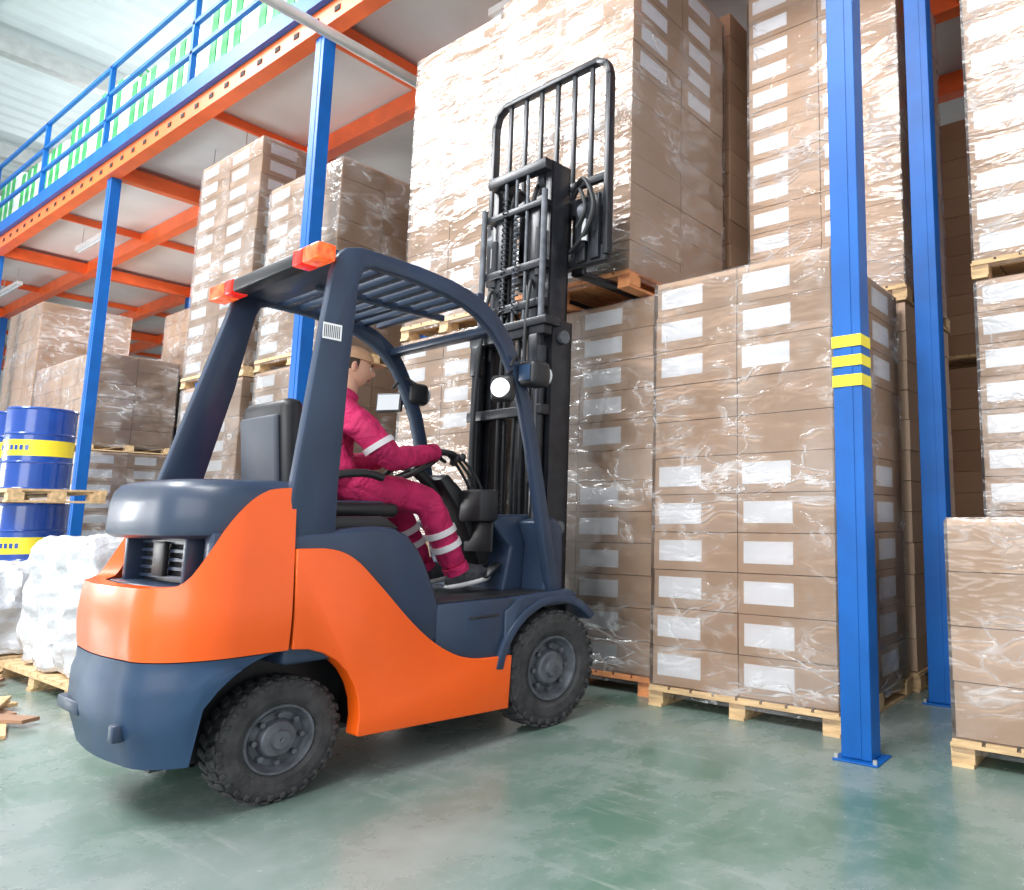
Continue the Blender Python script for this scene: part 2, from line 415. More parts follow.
stack(-24,-17.5,5.85,6.9,2.97,6,nc=8,seed=15,front=False)
stack(-20.4,-18.35,4.2,5.6,0,12,nc=3,seed=24,front=False)
stack(-20.4,-18.35,4.2,5.6,2.97,10,nc=3,seed=27,front=False,C=CBT)
stack(-22.8,-20.6,4.2,5.4,0,13,nc=3,seed=28,front=False)
# back row
stack(-3.18,-1.76,5.4,6.6,0,12,seed=16,film=False)
stack(-3.18,-1.76,5.4,6.6,2.97,13,seed=17,lw=.5)
stack(-4.9,-3.42,5.45,6.6,0,12,seed=18,C=CBD,film=False)
stack(-4.9,-3.42,5.45,6.6,2.97,13,seed=19,C=CBD,film=False,front=False)
stack(-1.18,.3,5.2,6.4,0,12,seed=20,skip=(3,))
stack(-1.18,.3,5.2,6.4,2.97,13,seed=21,skip=(5,))
stack(-1.1,.2,3.93,4.95,0,4,rh=.28,seed=22,front=False,C=CBT)
stack(-2.6,1.0,8.2,9.3,0,12,nc=4,seed=25,C=CBD,front=False,film=False)
stack(-2.6,1.0,8.2,9.3,2.97,12,nc=4,seed=26,C=CBD,front=False,film=False)

# ------------------------------------------------------------------ drums, bags
def drum(x,y,z):
    mb=MB('steel_drum',[])
    prof=[(0,0),(0,.285),(.02,.292),(.03,.285),(.28,.285),(.295,.293),(.31,.285),(.36,.285),(.36,.286),(.53,.286),(.53,.285),(.58,.285),(.595,.293),(.61,.285),(.85,.285),(.865,.293),(.88,.285),(.875,.27),(.86,.265),(.86,0)]
    mats=[DRB]*len(prof)
    mats[8]=DRY
    mb.lathe(prof,(x,y,z),'z',DRB,36,mats)
    mb.cyl((x+.15,y,z+.86),(x+.15,y,z+.885),.035,DRB,12)
    for k in range(9):
        t=-math.pi*.5+(k-4)*.16+.35
        mb.box(-.014,.014,-.289,-.2865,.42,.47,DRB,M=Matrix.Translation((x,y,z))@Matrix.Rotation(t+math.pi/2,4,'Z'))
    mb.finish()
def wpallet(x0,x1,y0,y1,z):
    mb=MB('wooden_pallet',[]); pallet(mb,0,x1-x0,0,y1-y0,0); mb.finish(smooth=False,loc=(x0,y0,z))
for k in range(4): wpallet(-12.3,-9.65,2.12,2.9,.1355*k)
wpallet(-12.3,-9.65,2.12,2.9,1.425)
for dx in (-10.42,-11.03,-11.64): drum(dx,2.5,1.5605)
for dx in (-10.35,-10.96,-11.6): drum(dx,2.5,.5425)
import mathutils.noise as mn
def bag(name,x0,x1,y0,y1,z0,z1,seed):
    bm=bmesh.new(); bmesh.ops.create_cube(bm,size=1,matrix=Matrix.Translation(((x0+x1)/2,(y0+y1)/2,(z0+z1)/2))@Matrix.Diagonal((x1-x0,y1-y0,z1-z0,1)))
    bmesh.ops.bevel(bm,geom=list(bm.edges),offset=.10,segments=3,affect='EDGES',profile=.5)
    bmesh.ops.triangulate(bm,faces=bm.faces)
    for _ in range(5):
        bmesh.ops.subdivide_edges(bm,edges=[e for e in bm.edges if e.calc_length()>.045],cuts=1,use_grid_fill=False)
        bmesh.ops.triangulate(bm,faces=bm.faces)
    bm.normal_update()
    for v in bm.verts:
        p=v.co+Vector((seed,0,0)); n=1-2*abs(mn.noise(p*1.6)); k=1-2*abs(mn.noise(Vector((p.x*3,p.y*3,p.z*6))))
        k2=1-2*abs(mn.noise(Vector((p.x*5,p.y*5,p.z*1.2))))
        if v.co.z>z0+.03: v.co+=v.normal*(.05*(n-.5)+.035*(k-.6)+.07*(k2-.5))
        v.co.z=max(v.co.z,z0)
    mb=MB(name,[]); mb.bmadd(bm,BAG); return mb.finish(ang=50)
wpallet(-8.1,-6.45,1.85,3.0,0)
bag('film_wrapped_sack_pile',-7.8,-6.55,1.9,2.95,.137,1.09,3)
wpallet(-9.2,-8.2,1.5,2.7,0)
bag('film_wrapped_sack_pile',-9.1,-8.25,1.6,2.65,.137,.85,9)
mb=MB('scrap_timber',[])
for k in range(9):
    a=random.uniform(-.6,.6); M=Matrix.Translation((-6.1-.2*k,1.42+.03*k,.013+.026*(k%3)))@Matrix.Rotation(a,4,'Z')
    mb.box(-.3,.3,-.05,.05,-.012,.012,(WOOD,CBD)[k%2],.003,M)
mb.finish(smooth=False)

# ------------------------------------------------------------------ forklift
FK=empty('forklift',(-3.96,3.30,0),rad(-2))
WR=(-1.535,.31,.365)
def U(hw,yf,yr,rc,n1=16,n2=10,n3=8):
    p=[]
    for i in range(n1): p.append((hw,yf+(yr+rc-yf)*i/n1))
    for i in range(n2): 
        t=math.pi/2*i/n2; p.append((hw-rc+rc*math.cos(t),yr+rc-rc*math.sin(t)))
    for i in range(n3+1): p.append((hw-rc-(2*(hw-rc))*i/n3, yr-.02*math.sin(math.pi*i/n3)))
    r=[(-a,b) for a,b in p[:n1+n2]][::-1]
    return p+r
def shell(mb,out,inn,zlo,zhi,inset,mat,nl=7):
    n=len(out); vs=[];fs=[]
    for l in range(nl+1):
        for (x,y) in out:
            a=zlo(x,y);b=zhi(x,y); z=a+(b-a)*l/nl; k=inset(z)
            vs.append((x*(1-k/.6),-1.5+(y+1.5)*(1-k/.55),z))
    for l in range(2):
        for (x,y),(xo,yo) in zip(inn,out):
            z=(zhi if l==0 else zlo)(xo,yo)
            vs.append((x,y,z))
    R=[list(range(l*n,(l+1)*n)) for l in range(nl+3)]
    order=R+[R[0]]
    for a,b in zip(order[:-1],order[1:]):
        for i in range(n-1): fs.append((a[i],a[i+1],b[i+1],b[i]))
    mb.raw(vs,fs,mat)
out=U(.60,-1.55,-2.05,.30,28,20); inn=U(.53,-1.55,-1.98,.26,28,20)
OT=spline([(-2.2,.965,0),(-2.0,.972,0),(-1.94,1.0,0),(-1.89,1.10,0),(-1.83,1.23,0),(-1.76,1.325,0),(-1.69,1.375,0),(-1.62,1.393,0),(-1.5,1.40,0)],8)
def otop(x,y):
    for a,c in zip(OT,OT[1:]):
        if y<=c.x: return a.y+(c.y-a.y)*max(0,(y-a.x)/(c.x-a.x))
    return 1.40
def arch(y,default):
    d=y-WR[0]
    return WR[1]+math.sqrt(max(0,WR[2]**2-d*d)) if abs(d)<WR[2] else default
mb=MB('counterweight_cover_orange',[])
shell(mb,out,inn,lambda x,y:.675,otop,lambda z:-.012*math.sin(min(1,(z-.67)/.3)*math.pi)+max(0,z-1.0)*.10,FO,9)
mb.finish(FK,ang=40,merge=True)
mb=MB('counterweight_lower_slate',[])
out2=U(.60,-1.55,-2.065,.30,34); inn2=U(.33,-1.55,-1.95,.2,34)
shell(mb,out2,inn2,lambda x,y:max(.25,arch(y,.25)) if abs(x)>.5 else .25,lambda x,y:.67,lambda z:max(0,.42-z)*.25+(.012 if z>.62 else 0),FGL,9)
mb.box(-.40,-.10,-2.085,-2.05,.40,.46,FG,.01)
mb.box(.30,.36,-2.085,-2.04,.36,.43,FG,.01)
mb.finish(FK,ang=40,merge=True)
mb=MB('chassis_core',[])
mb.box(-.30,.30,-1.93,.15,.2,.72,BLK)
mb.box(-.50,.50,-1.80,-1.36,.68,.96,BLK)
mb.box(-.54,.54,-1.15,-.40,.24,.8,BLK)
mb.cyl((-.45,-1.525,.275),(.45,-1.525,.275),.06,BLK); mb.cyl((-.5,.02,.345),(.5,.02,.345),.09,BLK)
mb.finish(FK)
mb=MB('rear_hood',[])
base=U(.56,-1.38,-2.00,.28)
vs=[];fs=[];lv=[(1.17,.93),(1.185,.985),(1.21,1.),(1.33,.99),(1.385,.965),(1.415,.92),(1.43,.84)]
for z,k in lv:
    for x,y in base: vs.append((x*k,-1.55+(y+1.55)*k,z))
n=len(base)
for a in range(len(lv)-1):
    for i in range(n): fs.append((a*n+i,a*n+(i+1)%n,(a+1)*n+(i+1)%n,(a+1)*n+i))
fs.append(tuple(range(n))[::-1]); fs.append(tuple((len(lv)-1)*n+i for i in range(n)))
mb.raw(vs,fs,FG)
mb.box(-.44,.44,-1.82,-1.4,.93,1.19,BLK)
for sx in (-1,1):
    mb.box(sx*.49-.05,sx*.49+.05,-1.86,-1.5,.93,1.2,FG,.02)
    mb.box(sx*.36-.02,sx*.36+.02,-1.9,-1.8,.94,1.19,FG,.01)
mb.prism([(-.50,-1.80),(.50,-1.80),(.50,-1.86),(.40,-1.95),(-.40,-1.95),(-.50,-1.86)],'z',.93,.965,FG,.01)
for k in range(5): mb.box(-.34,.34,-1.84,-1.82,.98+.04*k,.995+.04*k,FG)
mb.box(-.12,.02,-1.865,-1.84,.99,1.15,BLK,.01)
mb.finish(FK,ang=40)
top=[(p.x,p.y) for p in spline([(-1.42,1.118,0),(-1.34,1.10,0),(-1.25,1.045,0),(-1.12,.91,0),(-.95,.725,0),(-.82,.61,0),(-.70,.535,0),(-.60,.498,0),(-.50,.482,0),(-.309,.472,0)],5)]
side=[(-1.545,1.12)]+top+[(-.322,.177),(-1.205,.225)]
A=[]
for k in range(9):
    t=rad(-12+ (102)*k/8); A.append((WR[0]+WR[2]*math.cos(t)*.9,WR[1]+WR[2]*math.sin(t)))
side=side+A
mb=MB('side_panel_orange',[])
for a,b in ((.50,.605),(-.605,-.50)): mb.prism(side,'x',a,b,FO,.014,3)
mb.finish(FK,ang=50)
mb=MB('body_slate',[])
hood=[(-1.56,.6),(-1.56,1.19),(-1.15,1.22),(-1.06,1.21),(-.98,1.17),(-.91,1.09),(-.86,1.0),(-.82,.90),(-.78,.80),(-.74,.6)]
mb.prism(hood,'x',-.575,.575,FG,.03,3)
mb.prism([(-1.5,1.19),(-1.5,1.27),(-1.05,1.27),(-.95,1.2)],'x',-.46,.46,BLK,.02)
sill=[(-.80,.45),(-.80,.80),(-.30,.80),(-.30,.45)]
mb.prism(sill,'x',-.585,.585,FG,.015)
mb.box(-.575,.575,-.35,.16,.72,.80,FG,.012)
mb.box(-.55,.55,-.78,.10,.80,.812,BLK,.004)
mb.box(.52,.59,-.60,-.40,.70,.715,BLK,.004)
for sx in (-1,1):
    cy,cz=.02,.345; ou=[];ii=[]
    for k in range(15):
        t=rad(172-131*k/14); ou.append((cy+.445*math.cos(t),cz+.445*math.sin(t)*1.0)); ii.append((cy+.395*math.cos(t),cz+.395*math.sin(t)))
    a,b=(.37,.612) if sx>0 else (-.612,-.37)
    mb.prism(ou+ii[::-1],'x',a,b,FG,.008)
    mb.prism([(-.36,.46),(-.36,.72),(-.24,.80),(.13,.815),(.2,.775)]+[(cy+.42*math.cos(rad(70+12*k)),cz+.42*math.sin(rad(70+12*k))) for k in range(9)],'x',*( (.50,.60) if sx>0 else (-.60,-.50)),FG,.006)
mb.prism([(-.16,.80),(-.10,1.08),(-.24,1.22),(-.24,1.27),(.06,1.29),(.13,1.22),(.14,.80)],'x',-.53,.30,FG,.02,3)
mb.prism([(-.02,.80),(.0,1.1),(-.06,1.24),(.05,1.27),(.13,1.2),(.14,.80)],'x',.30,.53,FG,.02,3)
mb.box(.02,.30,-.255,-.235,1.05,1.24,BLK,.01)
mb.finish(FK,ang=40)
mb=MB('steering_console',[])
mb.prism([(-.12,.82),(-.34,1.30),(-.50,1.50),(-.44,1.54),(-.22,1.34),(-.02,1.2),(0,.82)],'x',-.14,.10,BLK,.02)
mb.cyl((-.02,-.42,1.42),(-.02,-.62,1.575),.035,BLK)
c=Vector((-.02,-.62,1.58)); nrm=Vector((0,-.55,.83)).normalized(); u=Vector((1,0,0)); w=nrm.cross(u)
mb.tube([c+(u*math.cos(t)+w*math.sin(t))*.18 for t in [2*math.pi*k/36 for k in range(36)]],.016,BLK,10,True)
for t in (0.5,2.6,4.7): mb.cyl(c-nrm*.02,c+(u*math.cos(t)+w*math.sin(t))*.175,.012,BLK,8)
mb.box(.10,.32,-.36,-.22,1.24,1.44,BLK,.02)
for k in range(3):
    x=.14+.06*k; mb.tube(spline([(x,-.30,1.42),(x,-.36,1.52),(x,-.43-.01*k,1.61)],6),.009,BLK,8); mb.ell((x,-.44-.01*k,1.63),(.02,.02,.026),BLK,12,8)
for x in (.1,.24): mb.box(x-.04,x+.04,-.27,-.14,.93,.95,BLK,.006,M=Matrix.Translation((0,-.2,.94))@Matrix.Rotation(.7,4,'X')@Matrix.Translation((0,.2,-.94)))
mb.finish(FK)
mb=MB('seat',[])
mb.box(-.25,.25,-1.36,-.84,1.265,1.345,BLK,.035,seg=3)
mb.box(-.21,.21,-1.34,-.86,1.33,1.355,FG,.012)
Mt=Matrix.Translation((0,-1.39,1.3))@Matrix.Rotation(rad(5),4,'X')
mb.box(-.24,.24,-.06,.05,.03,.57,BLK,.045,Mt,3)
mb.box(-.20,.20,-.085,-.05,.10,.49,FGD,.03,Mt,3)
mb.box(-.19,.19,.045,.065,.12,.50,FGD,.015,Mt)
mb.tube(spline([(.28,-1.3,1.3),(.29,-1.28,1.46),(.29,-1.1,1.5),(.29,-.98,1.48)],6),.022,BLK)
mb.finish(FK)
gtop=[(-1.46,2.47),(-1.44,2.56),(-1.40,2.605),(-1.32,2.63),(-1.0,2.625),(-.80,2.605),(-.67,2.575),(-.56,2.53),(-.46,2.46),(-.37,2.36),(-.29,2.21),(-.20,1.99),(-.12,1.69),(-.045,1.36),(.02,1.08),(.09,.80),
 (.0,.80),(-.065,1.08),(-.13,1.36),(-.20,1.68),(-.275,1.95),(-.355,2.14),(-.435,2.28),(-.52,2.37),(-.61,2.435),(-.70,2.475),(-.83,2.51),(-1.02,2.535),(-1.25,2.54),(-1.30,2.52),(-1.325,2.45)]
guard=[(-1.60,1.10),(-1.57,1.40),(-1.51,2.0)]+gtop+[(-1.345,2.0),(-1.36,1.40),(-1.355,1.10)]
guardL=[(-1.80,1.10),(-1.735,1.40),(-1.58,2.0)]+gtop+[(-1.40,2.0),(-1.53,1.40),(-1.58,1.10)]
mb=MB('overhead_guard',[])
mb.prism(guard,'x',.505,.57,FG,.014,2); mb.prism(guardL,'x',-.655,-.59,FG,.014,2)
for k in range(7):
    y=-1.16+.1*k
    mb.box(-.60,.51,y-.022,y+.022,2.55,2.60,FG,.006)
mb.box(-.60,.51,-1.46,-1.22,2.555,2.60,FG,.01)
mb.box(-.60,.51,-.48,-.40,2.38,2.43,FG,.01)
mb.box(-.05,-.01,-1.25,-.45,2.535,2.575,FG,.006)
mb.box(-.36,.34,-1.55,-1.47,2.505,2.58,BLK,.015)
mb.box(.34,.44,-1.555,-1.465,2.50,2.585,RED,.012)
mb.box(.44,.60,-1.555,-1.465,2.50,2.585,AMB,.012)
mb.box(-.46,-.36,-1.555,-1.465,2.50,2.585,RED,.012)
mb.box(-.66,-.46,-1.555,-1.465,2.50,2.585,AMB,.012)
mb.box(.571,.573,-1.49,-1.40,2.12,2.20,LAB)
for k in range(9): mb.box(.572,.5735,-1.485+.009*k,-1.481+.009*k,2.13,2.19,BLK)
mb.finish(FK,ang=40)
mb=MB('headlamps_and_mirrors',[])
for sx in (-1,1):
    x=sx*.64
    mb.box(x-.075,x+.075,-.32,-.17,2.06,2.22,BLK,.035,seg=3)
    mb.cyl((x,-.17,2.14),(x,-.155,2.14),.06,LENS,20)
    mb.box(x-.05,x+.05,-.328,-.318,2.09,2.19,FGL,.01)
    mb.cyl((sx*.54,-.22,2.1),(x,-.22,2.1),.015,BLK,8)
    mb.tube(spline([(sx*.54,-.30,2.2),(sx*.60,-.36,2.24),(sx*.63,-.42,2.16)],5),.009,BLK,8)
Mm=Matrix.Translation((-.76,-.36,2.08))@Matrix.Rotation(rad(25),4,'Z')@Matrix.Rotation(rad(-4),4,'X')
mb.box(-.10,.10,-.012,.018,-.07,.07,BLK,.012,Mm); mb.box(-.085,.085,-.016,-.011,-.056,.056,MIR,0,Mm)
mb.cyl((-.76,-.35,2.08),(-.64,-.28,2.15),.009,BLK,8)
# work lamp on bracket
Mm=Matrix.Translation((.585,-.44,2.03))@Matrix.Rotation(rad(25),4,'Z')
mb.box(-.07,.07,-.03,.05,-.08,.08,BLK,.03,Mm,3)
mb.tube([Mm@Vector((0,-.036,0)),Mm@Vector((0,-.025,0))],[.055,.060],LAMP,24)
mb.cyl((.585,-.42,2.10),(.55,-.33,2.18),.010,BLK,8)
mb.finish(FK)
def wheel(xc,y,R,w,side,name):
    mb=MB(name,[]); h=w/2; o=(xc,y,R)
    ri=R*.56
    tp=[(-h*.8,ri),(-h,R*.66),(-h*1.03,R*.80),(-h*.95,R*.92),(-h*.8,R*.965),(h*.8,R*.965),(h*.95,R*.92),(h*1.03,R*.80),(h,R*.66),(h*.8,ri)]
    mb.lathe(tp,o,'x',RUB,48)
    nl=30
    for k in range(nl):
        for s_ in (-1,1):
            t=2*math.pi*(k+(.5 if s_>0 else 0))/nl
            M=Matrix.Translation(o)@Matrix.Rotation(t,4,'X')@Matrix.Rotation(s_*.25,4,'Z')
            mb.box(s_*h*.52-h*.45,s_*h*.52+h*.45,-R*.068,R*.068,R*.95,R*1.0,RUB,.005,M,1)
            mb.box(s_*h*.985-.006,s_*h*.985+.006,-R*.04,R*.04,R*.86,R*.95,RUB,.004,Matrix.Translation(o)@Matrix.Rotation(t,4,'X'),1)
    s_=side
    rim=[(s_*h*.8,ri),(s_*h*.92,ri*.98),(s_*h*.90,ri*.92),(s_*h*.60,ri*.86),(s_*h*.35,ri*.75),(s_*h*.38,ri*.58),(s_*h*.75,ri*.50),(s_*h*.82,ri*.46),(s_*h*.84,ri*.28),(s_*h*1.1,ri*.25),(s_*h*1.1,ri*.06),(s_*h*1.02,0)]
    mb.lathe(rim,o,'x',HUB,36)
    mb.lathe([(-s_*h*.6,ri),(-s_*h*.6,0)],o,'x',HUB,24)
    for k in range(8):
        t=2*math.pi*k/8; c=Vector((s_*h*.40,math.cos(t)*ri*.67,math.sin(t)*ri*.67))+Vector(o)
        mb.cyl(c,c+Vector((s_*.028,0,0)),R*.045,HUB,6)
    return mb.finish(FK,ang=30)
wheel(.50,.02,.345,.20,1,'front_wheel_right'); wheel(-.50,.02,.345,.20,-1,'front_wheel_left')
wheel(.43,-1.51,.27,.16,1,'rear_wheel_right'); wheel(-.43,-1.51,.27,.16,-1,'rear_wheel_left')
# mast
mb=MB('mast',[])
def chan(x0,x1,y0,y1,z0,z1,sx):
    t=.02
    mb.box(x0,x1,y0,y0+t,z0,z1,MAST,.003); mb.box(x0,x1,y1-t,y1,z0,z1,MAST,.003)
    xo=x1-t if sx>0 else x0
    mb.box(xo,xo+t,y0,y1,z0,z1,MAST,.003)
for sx in (-1,1):
    f=lambda a,b:(a,b) if sx>0 else (-b,-a)
    chan(*f(.325,.40),.10,.28,.14,2.62,sx)
    chan(*f(.26,.322),.12,.30,.5,3.80,sx)
    mb.cyl((sx*.33,.055,.25),(sx*.33,.055,2.35),.042,MAST,16)
    mb.cyl((sx*.33,.055,2.35),(sx*.33,.055,3.55),.022,HUB,12)
    mb.cyl((sx*.33,.055,2.30),(sx*.33,.055,2.42),.052,MAST,16)
    mb.box(sx*.20-.018,sx*.20+.018,.20,.215,.6,3.72,HUB)
    k=.7
    while k<3.7:
        mb.box(sx*.20-.022,sx*.20+.022,.195,.22,k,k+.02,BLK); k+=.045
    mb.cyl((sx*.20-.03,.16,2.55),(sx*.20+.03,.16,2.55),.085,MAST,20)
    mb.cyl((sx*.20-.03,.20,3.70),(sx*.20+.03,.20,3.70),.075,MAST,20)
    mb.tube(spline([(sx*.13,.17,.9),(sx*.13,.15,2.0),(sx*.11,.13,3.2),(sx*.12,.15,3.62),(sx*.12,.24,3.70),(sx*.12,.30,3.5),(sx*.12,.30,3.2)],8),.016,BLK,8)
    mb.tube(spline([(sx*.07,.10,.8),(sx*.08,.06,1.5),(sx*.09,.07,2.3),(sx*.08,.12,2.75),(sx*.08,.2,2.7)],8),.014,BLK,8)
    mb.tube(spline([(sx*.30,.02,1.5),(sx*.27,-.01,2.0),(sx*.24,.0,2.5),(sx*.22,.05,2.9),(sx*.2,.12,2.8)],8),.013,BLK,8)
    for z in (2.5,1.2): mb.cyl((sx*.40,.19,z),(sx*.43,.19,z),.045,HUB,16)
    mb.box(*f(.27,.36),.0,.06,2.28,2.5,MAST,.01)
    mb.cyl((sx*.24,.10,2.95),(sx*.24,.10,3.3),.03,MAST,12)
for z,hh in ((2.50,.12),(1.95,.07),(1.05,.09),(.42,.12)): mb.box(-.40,.40,.02,.10,z,z+hh,MAST,.008)
for z,hh in ((3.72,.08),(3.45,.05),(3.0,.06),(2.72,.06)): mb.box(-.32,.32,.06,.13,z,z+hh,MAST,.008)
mb.box(-.44,.44,.0,.14,2.56,2.62,MAST,.01)
mb.cyl((0,.20,.4),(0,.20,2.2),.06,MAST,18); mb.cyl((0,.20,2.2),(0,.20,2.95),.03,CHR,14)
for x in (-.12,.0,.12): mb.cyl((x,.08,2.62),(x,.08,3.72),.012,HUB,8)
mb.box(-.24,-.14,.09,.19,2.62,3.5,MAST,.01); mb.box(.14,.24,.09,.19,2.62,3.5,MAST,.01)
mb.tube([( -.10+.025*math.cos(t*.9),.07+.025*math.sin(t*.9),2.7+t*.006) for t in range(150)],.006,BLK,6)
mb.tube([( .05+.02*math.cos(t*.9),.05+.02*math.sin(t*.9),2.7+t*.006) for t in range(120)],.006,HUB,6)
mb.finish(FK,ang=40)
mb=MB('lift_carriage_and_backrest',[])
B=.645; yb=.36
frame=[(-B,3.1),(-B,4.46),(-B+.03,4.56),(-B+.12,4.61),(B-.12,4.61),(B-.03,4.56),(B,4.46),(B,3.1)]
fr=[Vector((a,yb,b)) for a,b in frame]
for a,b in zip(fr,fr[1:]): mb.beam(a,b,.045,.06,MAST,.006,up=(0,1,0))
for k in range(1,7):
    x=-B+2*B*k/7; mb.box(x-.019,x+.019,yb-.012,yb+.012,3.5,4.6,MAST,.004)
mb.box(-B,B,yb-.02,yb+.02,3.66,3.72,MAST,.006)
mb.box(-B,B,yb-.02,yb+.045,3.46,3.58,MAST,.008)
mb.box(-B,B,yb-.02,yb+.045,3.06,3.18,MAST,.008)
for x in (-.42,.42,.55,-.2,.2,-.55): mb.box(x-.05,x+.05,yb-.05,yb+.03,3.08,3.56,MAST,.008)
for sx in (-1,1):
    mb.cyl((sx*.50-.03,yb-.06,3.42),(sx*.50+.03,yb-.06,3.42),.07,HUB,18)
    mb.cyl((sx*.50,yb-.08,3.2),(sx*.50,yb-.08,3.36),.03,CHR,12)
    mb.box(sx*.30-.06,sx*.30+.06,yb+.045,yb+.085,3.03,3.6,MAST,.006)
    mb.box(sx*.30-.055,sx*.30+.055,yb+.045,1.55,3.03,3.06,MAST,.006)
mb.tube(spline([(.35,yb-.06,3.62),(.50,yb-.1,3.66),(.60,yb-.1,3.45),(.52,yb-.1,3.25),(.36,yb-.08,3.15)],8),.018,BLK,8)
mb.tube(spline([(.38,yb-.08,3.55),(.48,yb-.12,3.58),(.54,yb-.12,3.42),(.46,yb-.12,3.3)],8),.014,BLK,8)
mb.finish(FK,ang=40)

# ------------------------------------------------------------------ driver
DR=empty('forklift_driver',(-3.96,3.30,0),rad(-2))
def skin_obj(name,vs,es,rs,roots,mat,lvl=2):
    me=bpy.data.meshes.new(name); me.from_pydata([tuple(v) for v in vs],es,[]); me.materials.append(mat)
    ob=bpy.data.objects.new(name,me); S.collection.objects.link(ob); ob.parent=DR
    sk=ob.modifiers.new('skin','SKIN'); sk.use_smooth_shade=True; sk.branch_smoothing=.6
    for i,r in enumerate(rs):
        sv=me.skin_vertices[0].data[i]; sv.radius=(r,r) if not isinstance(r,tuple) else r; sv.use_root=(i in roots)
    ss=ob.modifiers.new('sub','SUBSURF'); ss.levels=lvl; ss.render_levels=lvl
    return ob
V=[];E=[];R=[]
def add(p,r,par=None):
    V.append(p);R.append(r)
    if par is not None:E.append((par,len(V)-1))
    return len(V)-1
KN=((.18,-.625,1.36),(-.17,-.655,1.37)); AN=((.19,-.42,.95),(-.16,-.42,.95))
EL=((.30,-.95,1.575),(-.27,-.93,1.58)); WRS=((.165,-.60,1.655),(-.15,-.72,1.62))
pel=add((0,-1.13,1.44),(.175,.15))
s1=add((0,-1.15,1.58),(.175,.155),pel); s2=add((0,-1.14,1.73),(.195,.16),s1); s3=add((0,-1.12,1.86),(.14,.115),s2); nk=add((0,-1.07,1.95),.066,s3)
for sx,el,wr in ((1,EL[0],WRS[0]),(-1,EL[1],WRS[1])):
    sh=add((sx*.20,-1.12,1.83),.095,s3)
    mid=add(((sx*.21+el[0])/2+sx*.01,(-1.12+el[1])/2,(1.83+el[2])/2),.086,sh)
    e_=add(el,.076,mid)
    m2=add(tuple((a+b)/2 for a,b in zip(el,wr)),.066,e_)
    add(wr,.050,m2)
for sx,kn,an in ((1,KN[0],AN[0]),(-1,KN[1],AN[1])):
    hp_=add((sx*.10,-1.06,1.42),.125,pel)
    m1=add((sx*.14,-.84,1.41),.112,hp_)
    k_=add(kn,.096,m1)
    m2=add(tuple(a*.5+b*.5 for a,b in zip(kn,an)),.088,k_)
    add(an,.074,m2)
body=skin_obj('coverall_body',V,E,R,{0},SUIT,3)
tx=bpy.data.textures.new('cloth_folds','CLOUDS'); tx.noise_scale=.09; tx.noise_depth=2
dm=body.modifiers.new('folds','DISPLACE'); dm.texture=tx; dm.strength=.022; dm.mid_level=.5; dm.texture_coords='LOCAL'
mb=MB('suit_details',[])
def ring(p,q,t0,t1,r,mat):
    p=Vector(p);q=Vector(q); mb.tube([p.lerp(q,t0),p.lerp(q,(t0+t1)/2),p.lerp(q,t1)],r,mat,20)
for kn,an in ((KN[0],AN[0]),(KN[1],AN[1])):
    ring(kn,an,.40,.48,.091,REFL); ring(kn,an,.60,.68,.089,REFL); ring(kn,an,.93,1.04,.076,SUIT)
ring(EL[0],WRS[0],.90,1.02,.054,SUIT)
ring((.215,-1.12,1.83),EL[0],.62,.72,.087,REFL)
mb.tube([Vector((0,-1.085,1.93)),Vector((0,-1.06,1.975))],[.078,.070],SUIT,20)
mb.finish(DR)
mb=MB('head',[]); HC=Vector((0,-1.03,2.12)); Mh=Matrix.Rotation(rad(-8),3,'X')@Matrix.Rotation(rad(-18),3,'Z')
def hf(p):
    q=p.copy()
    if q.z<0: q.x*=1-.38*(-q.z)**1.6; q.y*=1-.12*(-q.z) 
    if q.y>0.2 and q.z<-.1: q.y*=1+.10*(-q.z)
    d=math.exp(-((p.x/.16)**2+((p.z+.12)/.20)**2)) if p.y>0 else 0
    q.y+=.27*d
    for ex in (-.36,.36):
        d=math.exp(-(((p.x-ex)/.17)**2+((p.z-.08)/.12)**2)) if p.y>0 else 0
        q.y-=.09*d
    d=math.exp(-((p.x/.5)**2+((p.z-.25)/.10)**2)) if p.y>0 else 0
    q.y+=.04*d
    return q
mb.ell(HC,(.077,.096,.118),SKIN,48,36,hf,Mh)
def hp(p): return HC+Mh@Vector(p)
for sx in (-1,1):
    mb.ell(hp((sx*.028,.079,.008)),(.012,.010,.009),EYEW,12,8); mb.ell(hp((sx*.028,.0875,.008)),(.005,.003,.005),HAIR,8,6)
    mb.ell(hp((sx*.028,.089,.028)),(.017,.005,.004),HAIR,10,6,M=Mh)
    mb.ell(hp((sx*.079,-.008,-.006)),(.009,.019,.031),SKIN,14,10,M=Mh@Matrix.Rotation(sx*.35,3,'Z'))
    mb.ell(hp((sx*.085,-.004,-.004)),(.005,.009,.018),LIP,10,8,M=Mh)
mb.ell(hp((0,.090,-.056)),(.024,.008,.0055),LIP,14,8,M=Mh)
def hh(p):
    q=p.copy()
    if q.y>.25: q*=.93
    if q.z<-.35: q*=.86
    return q
mb.ell(HC+Mh@Vector((0,-.012,.012)),(.083,.098,.113),HAIR,36,24,hh,Mh)
mb.tube([HC+Vector((0,-.025,-.05)),Vector((0,-1.06,1.99)),Vector((0,-1.08,1.94))],[.052,.054,.06],SKIN,18)
def cf(p):
    q=p.copy(); 
    if q.z<0: q.z=0
    return q
mb.ell(HC+Mh@Vector((0,-.004,.042)),(.088,.105,.088),CAP,36,20,cf,Mh)
def bf(p):
    q=p.copy(); q.z=q.z*.5-.25*abs(q.x)**2
    if q.y<0:q.y*=.1
    return q
mb.ell(HC+Mh@Vector((0,.085,.046)),(.070,.075,.016),CAP,28,12,bf,Mh)
